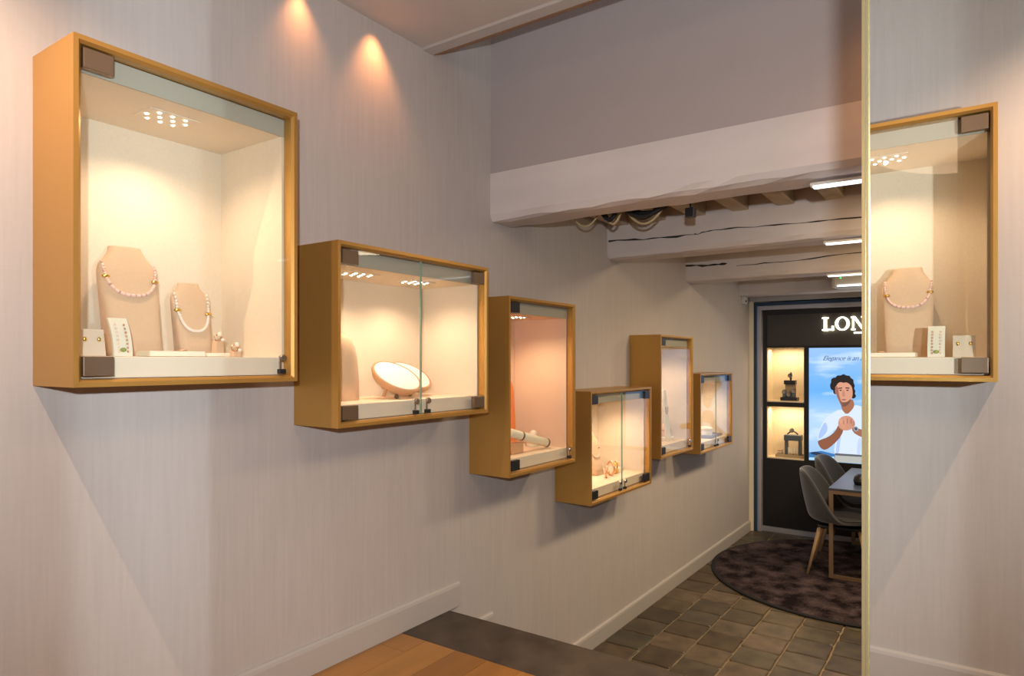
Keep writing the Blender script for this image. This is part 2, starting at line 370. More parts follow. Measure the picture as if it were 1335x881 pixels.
# ------------------------------------------------------------------ floors
fl = MB().box(2.5, XEND+0.4, YR, YW, -0.10, -0.006).build('floor', 'grout'); struct(fl, 'worn brown stone tile floor of the lower room')
def tile_mesh(seed):
    r = random.Random(seed); n = 4; q = 0.1135; bm = bmesh.new()
    base = [(-q, -q), (q, -q), (q, q), (-q, q)]
    ring0 = []; ring1 = []; ring2 = []
    for k in range(4):
        ax, ay = base[k]; bx, by = base[(k+1) % 4]
        for t in (0, .08, .36, .64, .92):
            x = ax+(bx-ax)*t; y = ay+(by-ay)*t
            if t == 0: x *= .975; y *= .975
            jx, jy = (r.random()-.5)*.006, (r.random()-.5)*.006
            ring0.append((x+jx, y+jy, -.012)); ring1.append((x+jx, y+jy, -.004)); ring2.append(((x+jx)*.955, (y+jy)*.955, r.random()*.0012))
    m_ = MB(); m_.loft([ring0, ring1, ring2], True)
    me = bpy.data.meshes.new('floor_tile'); me.from_pydata(m_.v, [], m_.f); me.materials.append(M['tile'])
    bm = bmesh.new(); bm.from_mesh(me); bmesh.ops.recalc_face_normals(bm, faces=bm.faces); bm.to_mesh(me); bm.free()
    return me
TM = [tile_mesh(i) for i in range(8)]
rnd = random.Random(3); P = 0.2365
for r_ in range(15):
    y = YW - 0.012 - P*(r_+.5); off = (0.0, .11, .05, .17, .02, .13)[r_ % 6]
    x = 2.88 + off
    while x < XEND + .02:
        if r_ < 8 or x < 5.2:
            o = bpy.data.objects.new('floor_tile', rnd.choice(TM)); COL.objects.link(o); o.parent = fl
            o.location = (x, y, rnd.random()*.0015); o.rotation_euler = ((rnd.random()-.5)*.008, (rnd.random()-.5)*.008, rnd.choice((0, pi/2, pi, -pi/2))+(rnd.random()-.5)*.02)
        x += P
# upper wood floor with planks
uf = MB().box(XBK, 1.943, YR, YW, ZU-0.12, ZU-0.012).build('floor_upper', 'plank'); struct(uf, 'warm orange oak plank floor of the upper room')
for r_ in range(18):
    y0 = YW - .148*(r_+1); x = 1.942; k = 0
    while x > XBK:
        L = (.105, .55, .8)[(r_+k) % 3] if r_ == 0 and k == 0 else (.9, 1.2, .7)[(r_+k) % 3]
        if r_ == 0 and k == 0: L = .12
        xa = max(XBK, x-L)
        MB().box(xa+.0006, x-.0006, y0+.0006, y0+.1474, ZU-.012, ZU-(rnd.random()*.0006)).build('floor_plank', 'plank', uf, bevel=.0006, origin=((xa+x)/2, y0+.074, ZU))
        x -= L; k += 1
# stone stair
st = MB().box(1.943, 2.241, YR, YW, ZU-.055, ZU).build('stair', 'stone', bevel=.006); struct(st, 'dark stone stair down to the lower room')
H3 = ZU/3
MB().box(1.943, 2.222, YR, YW, -0.1, ZU-.055).build('riser', 'stone', st)
MB().box(2.222, 2.552, YR, YW, 2*H3-.05, 2*H3).build('tread', 'stone', st, bevel=.006)
MB().box(2.222, 2.535, YR, YW, -.1, 2*H3-.05).build('riser', 'stone', st)
MB().box(2.535, 2.862, YR, YW, H3-.05, H3).build('tread', 'stone', st, bevel=.006)
MB().box(2.535, 2.845, YR, YW, -.1, H3-.05).build('riser', 'stone', st)
# baseboards
def bboard(name, x0, x1, z, label):
    prof = [(YW, z), (YW-.016, z), (YW-.016, z+.088), (YW-.013, z+.099), (YW-.006, z+.105), (YW, z+.105)]
    struct(MB().prism(prof, lambda a, b_: (x0, a, b_), lambda a, b_: (x1, a, b_)).build(name, 'skirt'), label)
bboard('baseboard_left', XBK, 2.315, ZU, 'pale baseboard along the upper wood floor')
bboard('baseboard_left_step', 2.315, 2.565, 2*H3, 'short pale baseboard on the first stair tread')
bboard('baseboard_left_step_low', 2.565, 2.86, H3, 'short pale baseboard on the second stair tread')
bboard('baseboard_left_lower', 2.86, 7.0, 0, 'pale baseboard along the stone tile floor')

# ------------------------------------------------------------------ mirror at 45 degrees
th = radians(44.5); dv = Vector((cos(th), sin(th), 0)); nv = Vector((sin(th), -cos(th), 0)); c_ = 0.49
E0 = Vector((0.8005, 0.0997, 0)); ML = 1.25
mr = thing('wall_mirror', (E0.x-dv.x*ML/2, E0.y-dv.y*ML/2, ZU), 'tall gold edged mirror reflecting the largest gold showcase', 'mirror')
def slab(s0, s1, d0, d1, z0, z1):
    mb = MB(); P4 = []
    for s, d in ((s0, d0), (s1, d0), (s1, d1), (s0, d1)):
        p = E0 - dv*s + nv*d; P4.append((p.x, p.y))
    return mb.prism(P4, lambda a, b_: (a, b_, z0), lambda a, b_: (a, b_, z1))
ZT = Z(1.300)
slab(.0095, ML-.007, 0.0, .006, ZU+.006, ZT-.006).build('mirror_glass', 'mirror', mr)
slab(.0, .0045, -.0015, .012, ZU+.002, ZT).build('frame_edge', 'goldtrim', mr)
slab(.0045, .0062, -.0003, .006, ZU+.002, ZT).build('glass_edge', 'mirror_gap', mr)
slab(.0062, .0095, -.0010, .006, ZU+.002, ZT).build('bevel_glint', 'goldtrim', mr)  # gold strip standing in for the reflection along the mirror's bevel
slab(ML-.007, ML, -.0015, .012, ZU+.002, ZT).build('frame_edge', 'goldtrim', mr)
slab(.0065, ML-.007, -.0015, .012, ZU+.001, ZU+.006).build('frame_edge', 'goldtrim', mr)
slab(.0, ML, .012, .05, ZU+.001, ZT).build('backing', 'cab', mr)

# ------------------------------------------------------------------ showcases
LEDS = []
def showcase(i, label, doors, lining='lining', lampE=3.2, lampC=(1.0, .70, .47)):
    x0, x1, z0, z1 = CASES[i]; z0, z1 = Z(z0), Z(z1)
    root = thing('wall_showcase', ((x0+x1)/2, YW, z0), label, 'showcase', 'gold display cases on the wall')
    o4 = [(x0, z0), (x1, z0), (x1, z1), (x0, z1)]; i4 = [(x0+T, z0+T), (x1-T, z0+T), (x1-T, z1-T), (x0+T, z1-T)]
    for nme, a in (('bottom_panel', 0), ('side_panel', 1), ('top_panel', 2), ('side_panel', 3)):
        b_ = (a+1) % 4
        # front lip slightly chamfered towards the glass
        mbp = MB(); ch = .007
        def inn(p, q, t): return (p[0]+(q[0]-p[0])*t, p[1]+(q[1]-p[1])*t)
        oa, ob, ia, ib = o4[a], o4[b_], i4[a], i4[b_]
        ma, mb2 = inn(oa, ia, .62), inn(ob, ib, .62)
        rings = []
        vs = [(oa[0], YF, oa[1]), (ob[0], YF, ob[1]), (mb2[0], YF, mb2[1]), (ma[0], YF, ma[1]),
              (ia[0], YF+ch, ia[1]), (ib[0], YF+ch, ib[1]), (oa[0], YB, oa[1]), (ob[0], YB, ob[1]), (ib[0], YB, ib[1]), (ia[0], YB, ia[1])]
        mbp.add(vs, [(0,1,2,3), (3,2,5,4), (4,5,8,9), (6,9,8,7), (0,6,7,1), (0,3,4,9,6), (1,7,8,5,2)])
        mbp.build(nme, 'gold', root)
    MB().box(x0+T, x1-T, YB-.012, YB, z0+T, z1-T).build('back_panel', 'gold', root)
    a, b_ = x0+T, x1-T; yl = YF+.040; bk = YB-.014
    zt, zb = z1-T-.052, z0+T+.054
    MB().box(a+.005, b_-.005, bk-.012, bk, zb, zt).build('back_lining', lining, root)
    MB().box(a, a+.008, yl, bk-.012, zb, zt).build('side_lining', lining, root)
    MB().box(b_-.008, b_, yl, bk-.012, zb, zt).build('side_lining', lining, root)
    cl = MB().box(a, b_, yl+.004, bk, zt, z1-T-.001).build('ceiling_lining', lining, root)
    MB().box(a+.001, b_-.001, yl-.002, yl+.004, zt-.001, z1-T-.002).build('fascia', 'fascia', cl)
    MB().box(a, b_, yl, bk, z0+T+.001, zb).build('plinth', 'plinth', root, bevel=.003)
    # led clusters
    px = [(a+b_)/2] if doors == 1 else [a+(b_-a)*.30, a+(b_-a)*.70]
    for p in px:
        yc = (yl+bk)/2-.03 if doors == 1 else (yl+bk)/2-.02
        pk = MB().box(p-.07, p+.07, yc-.05, yc+.05, zt-.003, zt).build('led_panel', lining, root, bevel=.001)
        for rr, cnt in ((-1, 3), (0, 4), (1, 3)):
            for k in range(cnt):
                lx = p+(k-(cnt-1)/2)*.036; ly = yc+rr*.033
                MB().lathe([(.0001, zt-.0052), (.0042, zt-.0050), (.0052, zt-.003), (.0052, zt-.002)], (lx, ly, 0), 8).build('led', 'led', pk)
        lp = lamp('showcase_lamp', 'SPOT', (p, yc, zt-.012), lampE*1.45/len(px), lampC, (p, yc, zb), spot_size=radians(150), spot_blend=.75, shadow_soft_size=.006)
        lp.rotation_euler = (radians(-6), 0, 0)
    # glass doors
    g0, g1 = YF+.010, YF+.016
    zg0, zg1 = z0+T+.003, z1-T-.003
    spans = [(a+.003, b_-.003)] if doors == 1 else [(a+.003, (a+b_)/2-.0015), ((a+b_)/2+.0015, b_-.003)]
    for k, (u0, u1) in enumerate(spans):
        d = MB().box(u0, u1, g0, g1, zg0, zg1).build('glass_door', 'glass', root)
        left_h = (k == 0)
        hx = u0 if left_h else u1; sg = 1 if left_h else -1
        for zz in (zg0+.004, zg1-.004-.046):
            xa, xb = sorted((hx+sg*.001, hx+sg*.068))
            MB().box(xa, xb, g0-.007, g1+.006, zz, zz+.046).build('hinge', 'bronze' if i < 2 else 'black', d, bevel=.002)
        lx = u1-.030 if left_h else u0+.030
        MB().lathe([(.0001, 0), (.009, 0), (.011, .003), (.011, .010), (.0001, .010)], (lx+.004, g0-.010, zg0+.048), 14, (0, 1, 0)).build('lock_knob', 'chrome', d, smooth=False)
        MB().box(lx-.008, lx-.001, g0-.005, g0, zg0+.010, zg0+.055).build('lock_plate', 'chrome', d, bevel=.001)
        MB().box(lx-.009, lx+.012, g0-.009, g1, zg0+.002, zg0+.016).build('lock_catch', 'black', d, bevel=.0015)
        if doors == 2:
            e = u1 if left_h else u0
            MB().box(min(e, e-sg*.0012), max(e, e-sg*.0012), g0-.0002, g1+.0002, zg0, zg1).build('glass_edge', 'glassedge', d)
    return dict(a=a, b=b_, zb=zb, zt=zt, yl=yl, bk=bk-.012)
C1 = showcase(0, 'largest gold showcase, nearest the camera, with two necklace busts inside', 1, lampE=4.2)
C2 = showcase(1, 'wide gold showcase with two tilted white round display pads inside', 2, lampE=6.6)
C3 = showcase(2, 'tall gold showcase with peach lined interior and an orange panel', 1, 'lining_peach', 4.2, (1, .74, .48))
C4 = showcase(3, 'lowest small wide gold showcase with rings and loops on its plinth', 2, lampE=6.6)
C5 = showcase(4, 'tall narrow looking gold showcase above and behind the lowest one', 1, lampE=4.0)
C6 = showcase(5, 'last gold showcase nearest the far doorway with violet tray inside', 2, lampE=4.5, lampC=(1, .78, .55))

# ------------------------------------------------------------------ jewellery displays
def sect(w, d, n=20, e=2.6):
    out = []
    for k in range(n):
        a = 2*pi*k/n; ca, sa = cos(a), sin(a)
        out.append((w*math.copysign(abs(ca)**(2/e), ca), d*math.copysign(abs(sa)**(2/e), sa)))
    return out
BPROF = [(0, .066, .050, -.006, 5), (.05, .067, .046, .002, 4.5), (.12, .071, .038, .014, 4), (.18, .075, .030, .024, 3.4), (.222, .077, .026, .030, 3.0),
         (.240, .0765, .025, .033, 2.8), (.255, .071, .024, .037, 2.6), (.268, .062, .024, .040, 2.4), (.280, .053, .024, .043, 2.2), (.292, .046, .024, .046, 2), (.303, .043, .024, .049, 2), (.307, .042, .023, .050, 2), (.306, .034, .017, .050, 2), (.298, .026, .012, .050, 2)]
def bust_front(x, h):
    for a, b_ in zip(BPROF[:-3], BPROF[1:]):
        if a[0] <= h <= b_[0]:
            t = (h-a[0])/(b_[0]-a[0]); w, d, cy, e = [a[k]+(b_[k]-a[k])*t for k in range(1, 5)]
            q = min(.999, abs(x)/w); return cy - d*(1-q**e)**(1/e)
    return 0
def bust(x, y, z, s, rz, label, group='suede necklace busts'):
    root = thing('necklace_bust', (x, y, z), label, 'bust', group); root.rotation_euler = (0, 0, rz)
    # (height, half width, half depth, centre y, squareness)
    prof = BPROF
    rings = []
    for h, w, d, cy, e in prof:
        rings.append([(p[0]*s, (p[1]+cy)*s, h*s) for p in sect(w, d, 28, e)])
    mb = MB().loft(rings)
    R = Matrix.Translation((x, y, z)) @ Matrix.Rotation(rz, 4, 'Z')
    mb.v = [tuple(R @ Vector(p)) for p in mb.v]
    mb.build('body', 'bust', root, smooth=True)
    return R
def necklace(R, s, low, w, br, mat, label, gold=True, group='necklaces on the busts', alt=None):
    pts = []
    n = 46
    for k in range(n+1):
        a = -1.0 + 2.0*k/n
        px = w*sin(a*pi/2); pz = low + (.258-low)*(abs(a)**2.4)
        py = bust_front(px, pz) - br/s*.8
        pts.append(R @ Vector((px*s, py*s, pz*s)))
    root = thing('necklace', pts[n//2], label, 'necklace', group)
    mb = MB(); mb2 = MB()
    for k, p in enumerate(pts):
        (mb2 if (alt and k % 3 == 0) else mb).sphere(p, br*(1 + .25*(alt is not None)*(.3-abs(k/n-.5))), 8, 6)
    mb.build('bead_strand', mat, root, smooth=True)
    if alt: mb2.build('accent_beads', alt, root, smooth=True)
    if gold:
        for k in (5, n-6):
            p = pts[k]; MB().sphere(p, br*1.5, 8, 6, (1.6, .8, .8)).build('gold_clasp', 'goldj', root, smooth=True)
    return root
zp = C1['zb'] + .001
R1 = bust(.925, 1.925, zp, 1.0, radians(-4), 'larger beige suede bust wearing the coral necklace')
necklace(R1, 1.0, .168, .068, .0046, 'pinkpearl', 'coral and pink beaded necklace on the larger bust', alt='coral')
R2 = bust(1.098, 1.920, zp, .72, radians(-6), 'smaller beige suede bust wearing the white pearl necklace')
necklace(R2, .72, .105, .066, .0048, 'pearl', 'white pearl necklace on the smaller bust')
def slabthing(name, cx, cy, z, w, d, h, mat, label, cat, group=None, rz=0, bev=.002):
    o = MB().box(-w/2, w/2, -d/2, d/2, 0, h).build(name, mat, bevel=bev); o.location = (cx, cy, z); o.rotation_euler = (0, 0, rz)
    return tag(o, label, cat, group)
def earring_card(x, y, z, w, h, label):
    r = thing('earring_card', (x, y, z), label, 'earring stand')
    MB().prism([(-.02, 0), (.018, 0), (.002, h), (-.006, h)], lambda a, b_: (x-w/2, y+a, z+b_), lambda a, b_: (x+w/2, y+a, z+b_)).build('card', 'card', r, bevel=.001)
    for s in (-1, 1):
        e = MB().sphere((x+s*w*.28, y-.012, z+h*.62), .005, 8, 6, (1, .6, 1.3)).build('earring', 'goldj', r, smooth=True)
    return r
earring_card(.762, 1.795, zp, .058, .066, 'small beige earring card in the corner of the largest showcase')
# bracelet stand: curved cream strip with gems
r = thing('bracelet_stand', (.835, 1.80, zp), 'curved cream bracelet stand with coloured gems beside the earring card', 'bracelet stand')
strip = []
for k in range(9):
    t = k/8; strip.append((-.012+.034*t**2 - .006, .098*t))
poly = [(a, b_) for a, b_ in strip] + [(a+.008, b_) for a, b_ in reversed(strip)]
MB().prism(poly, lambda a, b_: (.812, 1.80+a, zp+b_), lambda a, b_: (.858, 1.80+a, zp+b_)).build('strip', 'cream', r)
rr = random.Random(5)
for q in (-.011, .011):
    mbb = MB()
    for k in range(8):
        t = .12+.1*k; mbb.sphere((.835+q, 1.80-.0185+.034*t**2-.001, zp+.098*t), .0032, 6, 5)
    mbb.build('gem_row', 'pinkpearl' if q < 0 else 'rose', r, smooth=True)
MB().sphere((.835, 1.7825, zp+.016), .007, 8, 6, (1.2, .7, .8)).build('pendant', 'gem', r, smooth=True)
slabthing('display_tray', .963, 1.79, zp, .150, .075, .014, 'cream', 'long flat cream tray lying before the two busts', 'tray', 'flat trays in the largest showcase')
slabthing('display_tray', 1.083, 1.79, zp, .070, .06, .010, 'cream', 'short flat cream tray beside the ring holder', 'tray', 'flat trays in the largest showcase')
r = thing('ring', (.985, 1.775, zp+.0145), 'small rose gold ring lying on the long cream tray', 'ring', 'rings in the largest showcase')
MB().tube([(.985+.010*cos(2*pi*k/14), 1.775+.010*sin(2*pi*k/14), zp+.0168) for k in range(14)], .0022, 6, True).build('band', 'rose', r, smooth=True)
def pearl_holder(x, y, z, h, label):
    r = thing('ring_holder', (x, y, z), label, 'ring holder', 'little ring holders in the largest showcase')
    MB().prism([(-.014, 0), (.014, 0), (.011, h), (-.011, h)], lambda a, b_: (x+a, y-.012, z+b_), lambda a, b_: (x+a, y+.012, z+b_)).build('block', 'bust', r, bevel=.002)
    MB().tube([(x+.011*cos(2*pi*k/14), y, z+h+.010+.010*sin(2*pi*k/14)) for k in range(14)], .0024, 6, True).build('ring_band', 'rose', r, smooth=True)
    MB().sphere((x+.003, y-.006, z+h+.020), .0075, 10, 8).build('pearl', 'pearl', r, smooth=True)
    MB().sphere((x+.011, y-.008, z+h+.004), .0060, 10, 8).build('pearl', 'pearl', r, smooth=True)
pearl_holder(1.128, 1.84, zp, .046, 'taller ring holder with pearl ring next to the smaller bust')
pearl_holder(1.158, 1.80, zp, .016, 'lowest little pearl ring holder at the right of the largest showcase')

# case 2
zp2 = C2['zb'] + .001
r = thing('bracelet_cone', (1.622, 1.90, zp2), 'tall rounded pinkish suede cone in the wide showcase', 'display cone')
rings = [[(1.635+p[0], 1.90+p[1], zp2+h) for p in sect(w, d, 24, 2.2)] for h, w, d in ((0, .058, .05), (.08, .057, .048), (.16, .052, .043), (.20, .044, .037), (.225, .032, .027), (.238, .016, .014), (.241, .004, .004))]
MB().loft([[((p[0]-1.635)*1.25+1.645, p[1], p[2]) for p in q_] for q_ in rings]).build('body', 'bust', r, smooth=True)
def disc(x, y, z, R_, ax, label, k):
    r = thing('round_display_pad', (x, y, zp2), label, 'display pad', 'tilted round pads in the wide showcase')
    ax = Vector(ax).normalized()
    MB().lathe([(R_*.80, -.026), (R_*.90, -.022), (R_, -.004), (R_, .004), (R_*.97, .007), (R_*.93, .007), (R_*.92, .003), (.0005, .003)], (x, y, z), 40, ax).build('rim', 'copper', r, smooth=False)
    MB().lathe([(.0005, .002), (R_*.915, .002), (R_*.90, .0062), (.0005, .0068)], (x, y, z), 40, ax).build('pad', 'whitepad', r)
    q = Vector((x, y, z)) - ax*.02
    MB().tube([(q.x, q.y+.03, q.z), (q.x, q.y+.06, zp2+.004)], .006, 8).build('prop', 'copper', r)
    MB().sphere((x-R_*.45, y-.045, zp2+.009), .009, 8, 6).build('foot', 'bronze', r)
disc(1.875, 1.845, zp2+.083, .102, (-.02, -.56, .83), 'front tilted round white pad with copper rim', 0)
disc(2.035, 1.93, zp2+.082, .098, (-.02, -.56, .83), 'rear tilted round white pad behind the glass seam', 1)

# case 3
zp3 = C3['zb'] + .001
arch = [(-.085, 0), (.085, 0)] + [(.085*cos(a*pi/12), .28+.085*sin(a*pi/12)) for a in range(13)]
r = tag(MB().prism(arch, lambda a, b_: (a, 0, b_), lambda a, b_: (a, .012, b_)).build('arched_stand', 'orange'), 'orange arched panel standing in the peach lined showcase', 'panel'); r.location = (2.75, 1.95, zp3+.002); r.rotation_euler = (radians(-4), 0, radians(-8))
r = thing('bracelet_roll', (2.70, 1.84, zp3), 'cream bracelet roll leaning on a gold block in the tall peach showcase', 'bracelet roll')
MB().tube([(2.595, 1.815, zp3+.100), (2.60, 1.8145, zp3+.0985), (2.88, 1.787, zp3+.026), (2.885, 1.7865, zp3+.025)], [.018, .022, .022, .018], 14).build('roll', 'cream', r, smooth=True)
for p, q in (((2.68, 1.807, zp3+.078), 1), ((2.878, 1.7872, zp3+.0265), 1)):
    MB().tube([(p[0]-.004, p[1]+.001, p[2]+.0015), (p[0]+.006, p[1]-.001, p[2]-.0015)], .0235, 14).build('band', 'bronze', r, smooth=True)
MB().box(2.58, 2.67, 1.785, 1.845, zp3, zp3+.050).build('block', 'copper', r, bevel=.004)
r = thing('pearl_ring', (2.90, 1.885, zp3), 'white pearl ring on a small cushion in the peach showcase', 'ring')
MB().lathe([(.032, 0), (.034, .01), (.030, .03), (.018, .040), (.001, .042)], (2.90, 1.885, zp3), 20).build('cushion', 'cream', r, smooth=True)
MB().sphere((2.90, 1.880, zp3+.062), .022, 14, 10).build('pearl', 'pearl', r, smooth=True)

# case 4
zp4 = C4['zb'] + .001
R4 = bust(3.67, 1.93, zp4, .82, radians(-4), 'slim beige bust in the lowest showcase', None)
necklace(R4, .82, .13, .066, .004, 'pinkpearl', 'rose beaded necklace on the bust of the lowest showcase', group=None)
def loop_stand(x, y, rad, rz, mat, label):
    r = thing('bangle', (x, y, zp4), label, 'bangle', 'loops in the lowest showcase')
    pts = [(x+rad*cos(2*pi*k/20)*cos(rz), y+rad*cos(2*pi*k/20)*sin(rz), zp4+.003+rad+rad*sin(2*pi*k/20)) for k in range(20)]
    MB().tube(pts, .007, 8, True).build('band', mat, r, smooth=True)
    MB().sphere((x, y-.006, zp4+2*rad+.004), .009, 8, 6).build('stone', 'pearl', r, smooth=True)
loop_stand(3.61, 1.82, .030, .5, 'rose', 'leftmost rose gold bangle beside the bust of the lowest showcase')
loop_stand(3.69, 1.83, .040, 1.0, 'rose', 'middle and largest bangle in the lowest showcase')
loop_stand(3.78, 1.84, .034, .2, 'goldj', 'rightmost yellow gold bangle in the lowest showcase')
slabthing('display_tray', 3.865, 1.88, zp4, .08, .07, .022, 'cream', 'cream tray at the right of the bangles in the lowest showcase', 'tray')

# case 5
zp5 = C5['zb'] + .001
r = thing('pendant_stand', (4.48, 1.79, zp5), 'slender cream pendant stand in the tall narrow looking showcase', 'pendant stand')
MB().prism([(-.035, 0), (.035, 0), (.030, .30), (.018, .36), (-.018, .36), (-.030, .30)], lambda a, b_: (4.50+a, 1.775+b_*.10, zp5+b_), lambda a, b_: (4.50+a, 1.79+b_*.10, zp5+b_)).build('panel', 'cream', r, bevel=.003)
MB().tube([(4.50-.02*cos(pi*k/12), 1.772+.022, zp5+.24-.05*sin(pi*k/12)) for k in range(13)], .003, 6).build('chain', 'goldj', r)
slabthing('display_tray', 4.59, 1.86, zp5, .18, .10, .020, 'whitepad', 'white flat tray in the tall narrow looking showcase', 'tray', rz=.06)
r = thing('watch_cushion', (4.62, 1.85, zp5+.021), 'peach coloured rounded cushion on the white tray', 'cushion')
MB().loft([[(4.62+p[0], 1.85+p[1], zp5+.021+h) for p in sect(w, d, 20, 2.6)] for h, w, d in ((0, .040, .028), (.03, .046, .032), (.07, .042, .028), (.09, .028, .018), (.095, .008, .006))]).build('body', 'lining_peach', r, smooth=True)
MB().tube([(4.62+.046*cos(2*pi*k/18), 1.85+.033*sin(2*pi*k/18), zp5+.066) for k in range(18)], .004, 6, True).build('strap', 'goldj', r, smooth=True)

# case 6
zp6 = C6['zb'] + .001
slabthing('display_tray', 5.44, 1.81, zp6, .34, .13, .018, 'violet', 'long violet cloth tray in the last showcase', 'tray', rz=.03)
r = thing('round_box', (5.355, 1.81, zp6+.019), 'white round jewellery box on the violet tray', 'box')
MB().lathe([(.052, 0), (.056, .006), (.056, .04), (.052, .044), (.001, .044)], (5.355, 1.81, zp6+.019), 24).build('body', 'whitepad', r)
MB().lathe([(.058, .044), (.059, .050), (.056, .062), (.03, .070), (.001, .071)], (5.355, 1.81, zp6+.019), 24).build('lid', 'cream', r, smooth=True)
r = thing('watch', (5.52, 1.80, zp6+.019), 'small dark watch lying on the violet tray', 'watch')
MB().lathe([(.018, 0), (.020, .003), (.020, .009), (.017, .011), (.001, .011)], (5.52, 1.80, zp6+.019), 18).build('case', 'chrome', r)
MB().box(5.46, 5.58, 1.791, 1.809, zp6+.019, zp6+.024).build('strap', 'watchdark', r, bevel=.002)


# ------------------------------------------------------------------ far portal, cabinet and sign
XP = 7.0
YA, YZ = 1.775, -0.355               # black cabinet left and right ends
po = MB().box(XP-.035, XP+.10, 1.856, YW, 0, Z(.60)).build('door_1', 'pillar'); struct(po, 'cream and navy portal frame around the black cabinet')
def frame(name, d, w, mat, x0, x1, ztop):
    MB().box(x0, x1, d-w, d, 0, ztop).build(name, mat, po)
    MB().box(x0, x1, -.34-w-(d-1.775)*1.0, -.34-(d-1.775)*1.0, 0, ztop).build(name, mat, po)
    MB().box(x0, x1, -.34-(d-1.775)-w, d, ztop, ztop+w).build(name, mat, po)
frame('navy_frame', 1.856, .028, 'navy', XP-.03, XP+.08, Z(.555))
frame('silver_frame', 1.828, .040, 'silver', XP, XP+.10, Z(.513))
MB().box(XP-.02, XP+.4, YR, YW-.002, Z(.595), Z(.66)).build('header', 'skirt', po)
MB().box(XP+.05, XP+.4, YR, -.43, 0, Z(.595)).build('side_wall', 'skirt', po)
cab = thing('display_cabinet', (XP+.2, .71, 0), 'black built-in display cabinet with two lit niches beside a screen', 'cabinet')
FX = XP+.06
def cbox(n, y0, y1, z0, z1, mat='cab', x0=FX, x1=FX+.30): return MB().box(x0, x1, min(y0, y1), max(y0, y1), Z(z0), Z(z1)).build(n, mat, cab)
zA, zB, zC2, zD = .140, -.415, -.460, -.985
cbox('base_panel', 1.788, -.37, -1.7236+.05, -1.0)
cbox('plinth', 1.788, -.37, -1.7236, -1.7236+.05, 'silver', FX-.02)
cbox('back', 1.788, -.37, -1.0, .46, x0=FX+.26)
cbox('top_rail', 1.788, -.37, .462, .513)
cbox('sign_board', 1.750, -.33, .150, .462, 'signboard', FX+.004)
cbox('stile', 1.788, 1.752, -1.0, .462); cbox('stile', -.333, -.37, -1.0, .462)
cbox('rail', 1.752, -.333, .132, .150)
cbox('stile', 1.396, 1.360, -1.0, .132); cbox('stile', .060, .024, -1.0, .132)
cbox('rail', 1.360, .060, -1.0, -.980)
for (ya, yb) in ((1.752, 1.396), (.024, -.333)):
    cbox('shelf', ya, yb, zC2, zB, x0=FX+.006); cbox('shelf', ya, yb, -1.0, zD, x0=FX+.006)
    for zz0, zz1 in ((zB, .132), (zD, zC2)):
        nb = cbox('niche_back', ya-.001, yb+.001, zz0, zz1, 'niche', FX+.24, FX+.258)
        cbox('niche_side', ya, ya-.006, zz0, zz1, 'niche', FX+.01, FX+.24); cbox('niche_side', yb+.006, yb, zz0, zz1, 'niche', FX+.01, FX+.24)
        cbox('niche_floor', ya-.006, yb+.006, zz0, zz0+.012, 'niche', FX+.004, FX+.24)
        if ya > 1:
            lamp('niche_lamp', 'AREA', (FX+.10, (ya+yb)/2, Z(zz1-.012)), 1.5, (1, .80, .54), (FX+.12, (ya+yb)/2, Z(zz0)), shape='RECTANGLE', size=.28, size_y=.06)
# letters: slab serif strokes in a unit cell (0..w, 0..1)
def ring2d(cx, cy, rx, ry, tx, ty, a0=0, a1=2*pi, n=28):
    out = [(cx+rx*cos(a0+(a1-a0)*k/n), cy+ry*sin(a0+(a1-a0)*k/n)) for k in range(n+1)]
    inn = [(cx+(rx-tx)*cos(a0+(a1-a0)*k/n), cy+(ry-ty)*sin(a0+(a1-a0)*k/n)) for k in range(n+1)]
    return [[out[k], out[k+1], inn[k+1], inn[k]] for k in range(n)]
def rc(x0, x1, y0, y1): return [(x0, y0), (x1, y0), (x1, y1), (x0, y1)]
GL = {
 'L': (.80, [rc(0, .44, 0, .10), rc(0, .44, .90, 1), rc(.12, .32, 0, 1), rc(.12, .80, 0, .12), rc(.66, .80, 0, .34)]),
 'O': (.98, ring2d(.49, .5, .49, .52, .20, .10)),
 'N': (1.0, [rc(0, .30, 0, .10), rc(0, .26, .90, 1), rc(.09, .21, 0, 1), [(.09, 1), (.30, 1), (.92, 0), (.74, 0)], rc(.79, .91, 0, 1), rc(.68, 1.0, .90, 1)]),
 'G': (.98, ring2d(.49, .5, .49, .52, .20, .10, radians(42), radians(335)) + [rc(.70, .90, .08, .46), rc(.58, 1.0, .40, .50)]),
 'I': (.44, [rc(0, .44, 0, .10), rc(0, .44, .90, 1), rc(.12, .32, 0, 1)]),
 'E': (.82, [rc(0, .80, 0, .11), rc(0, .78, .89, 1), rc(.10, .30, 0, 1), rc(.3, .60, .45, .55), rc(.69, .80, 0, .30), rc(.67, .78, .72, 1), rc(.52, .60, .36, .64)]),
 'S': (.72, ring2d(.36, .74, .34, .28, .17, .10, radians(30), radians(270)) + ring2d(.36, .26, .36, .28, .17, .10, radians(-150), radians(90)) + [rc(.60, .68, .72, .98), rc(.02, .10, .02, .28)])}
def flat(polys, fn, x0, x1):
    mb = MB()
    for p in polys: mb.prism(p, lambda a, b_: (x1, *fn(a, b_)), lambda a, b_: (x0, *fn(a, b_)))
    return mb
sg = thing('illuminated_sign', (FX, .71, Z(.29)), 'glowing warm white serif lettering on the black cabinet', 'sign')
LH = .128; y = 1.232; zl = .292
for chx in 'LONGINES':
    w, polys = GL[chx]
    flat(polys, lambda a, b_, y=y: (y-a*LH, Z(zl+b_*LH)), FX-.016, FX+.004).build('letter', 'letter', sg)
    y -= w*LH + .012
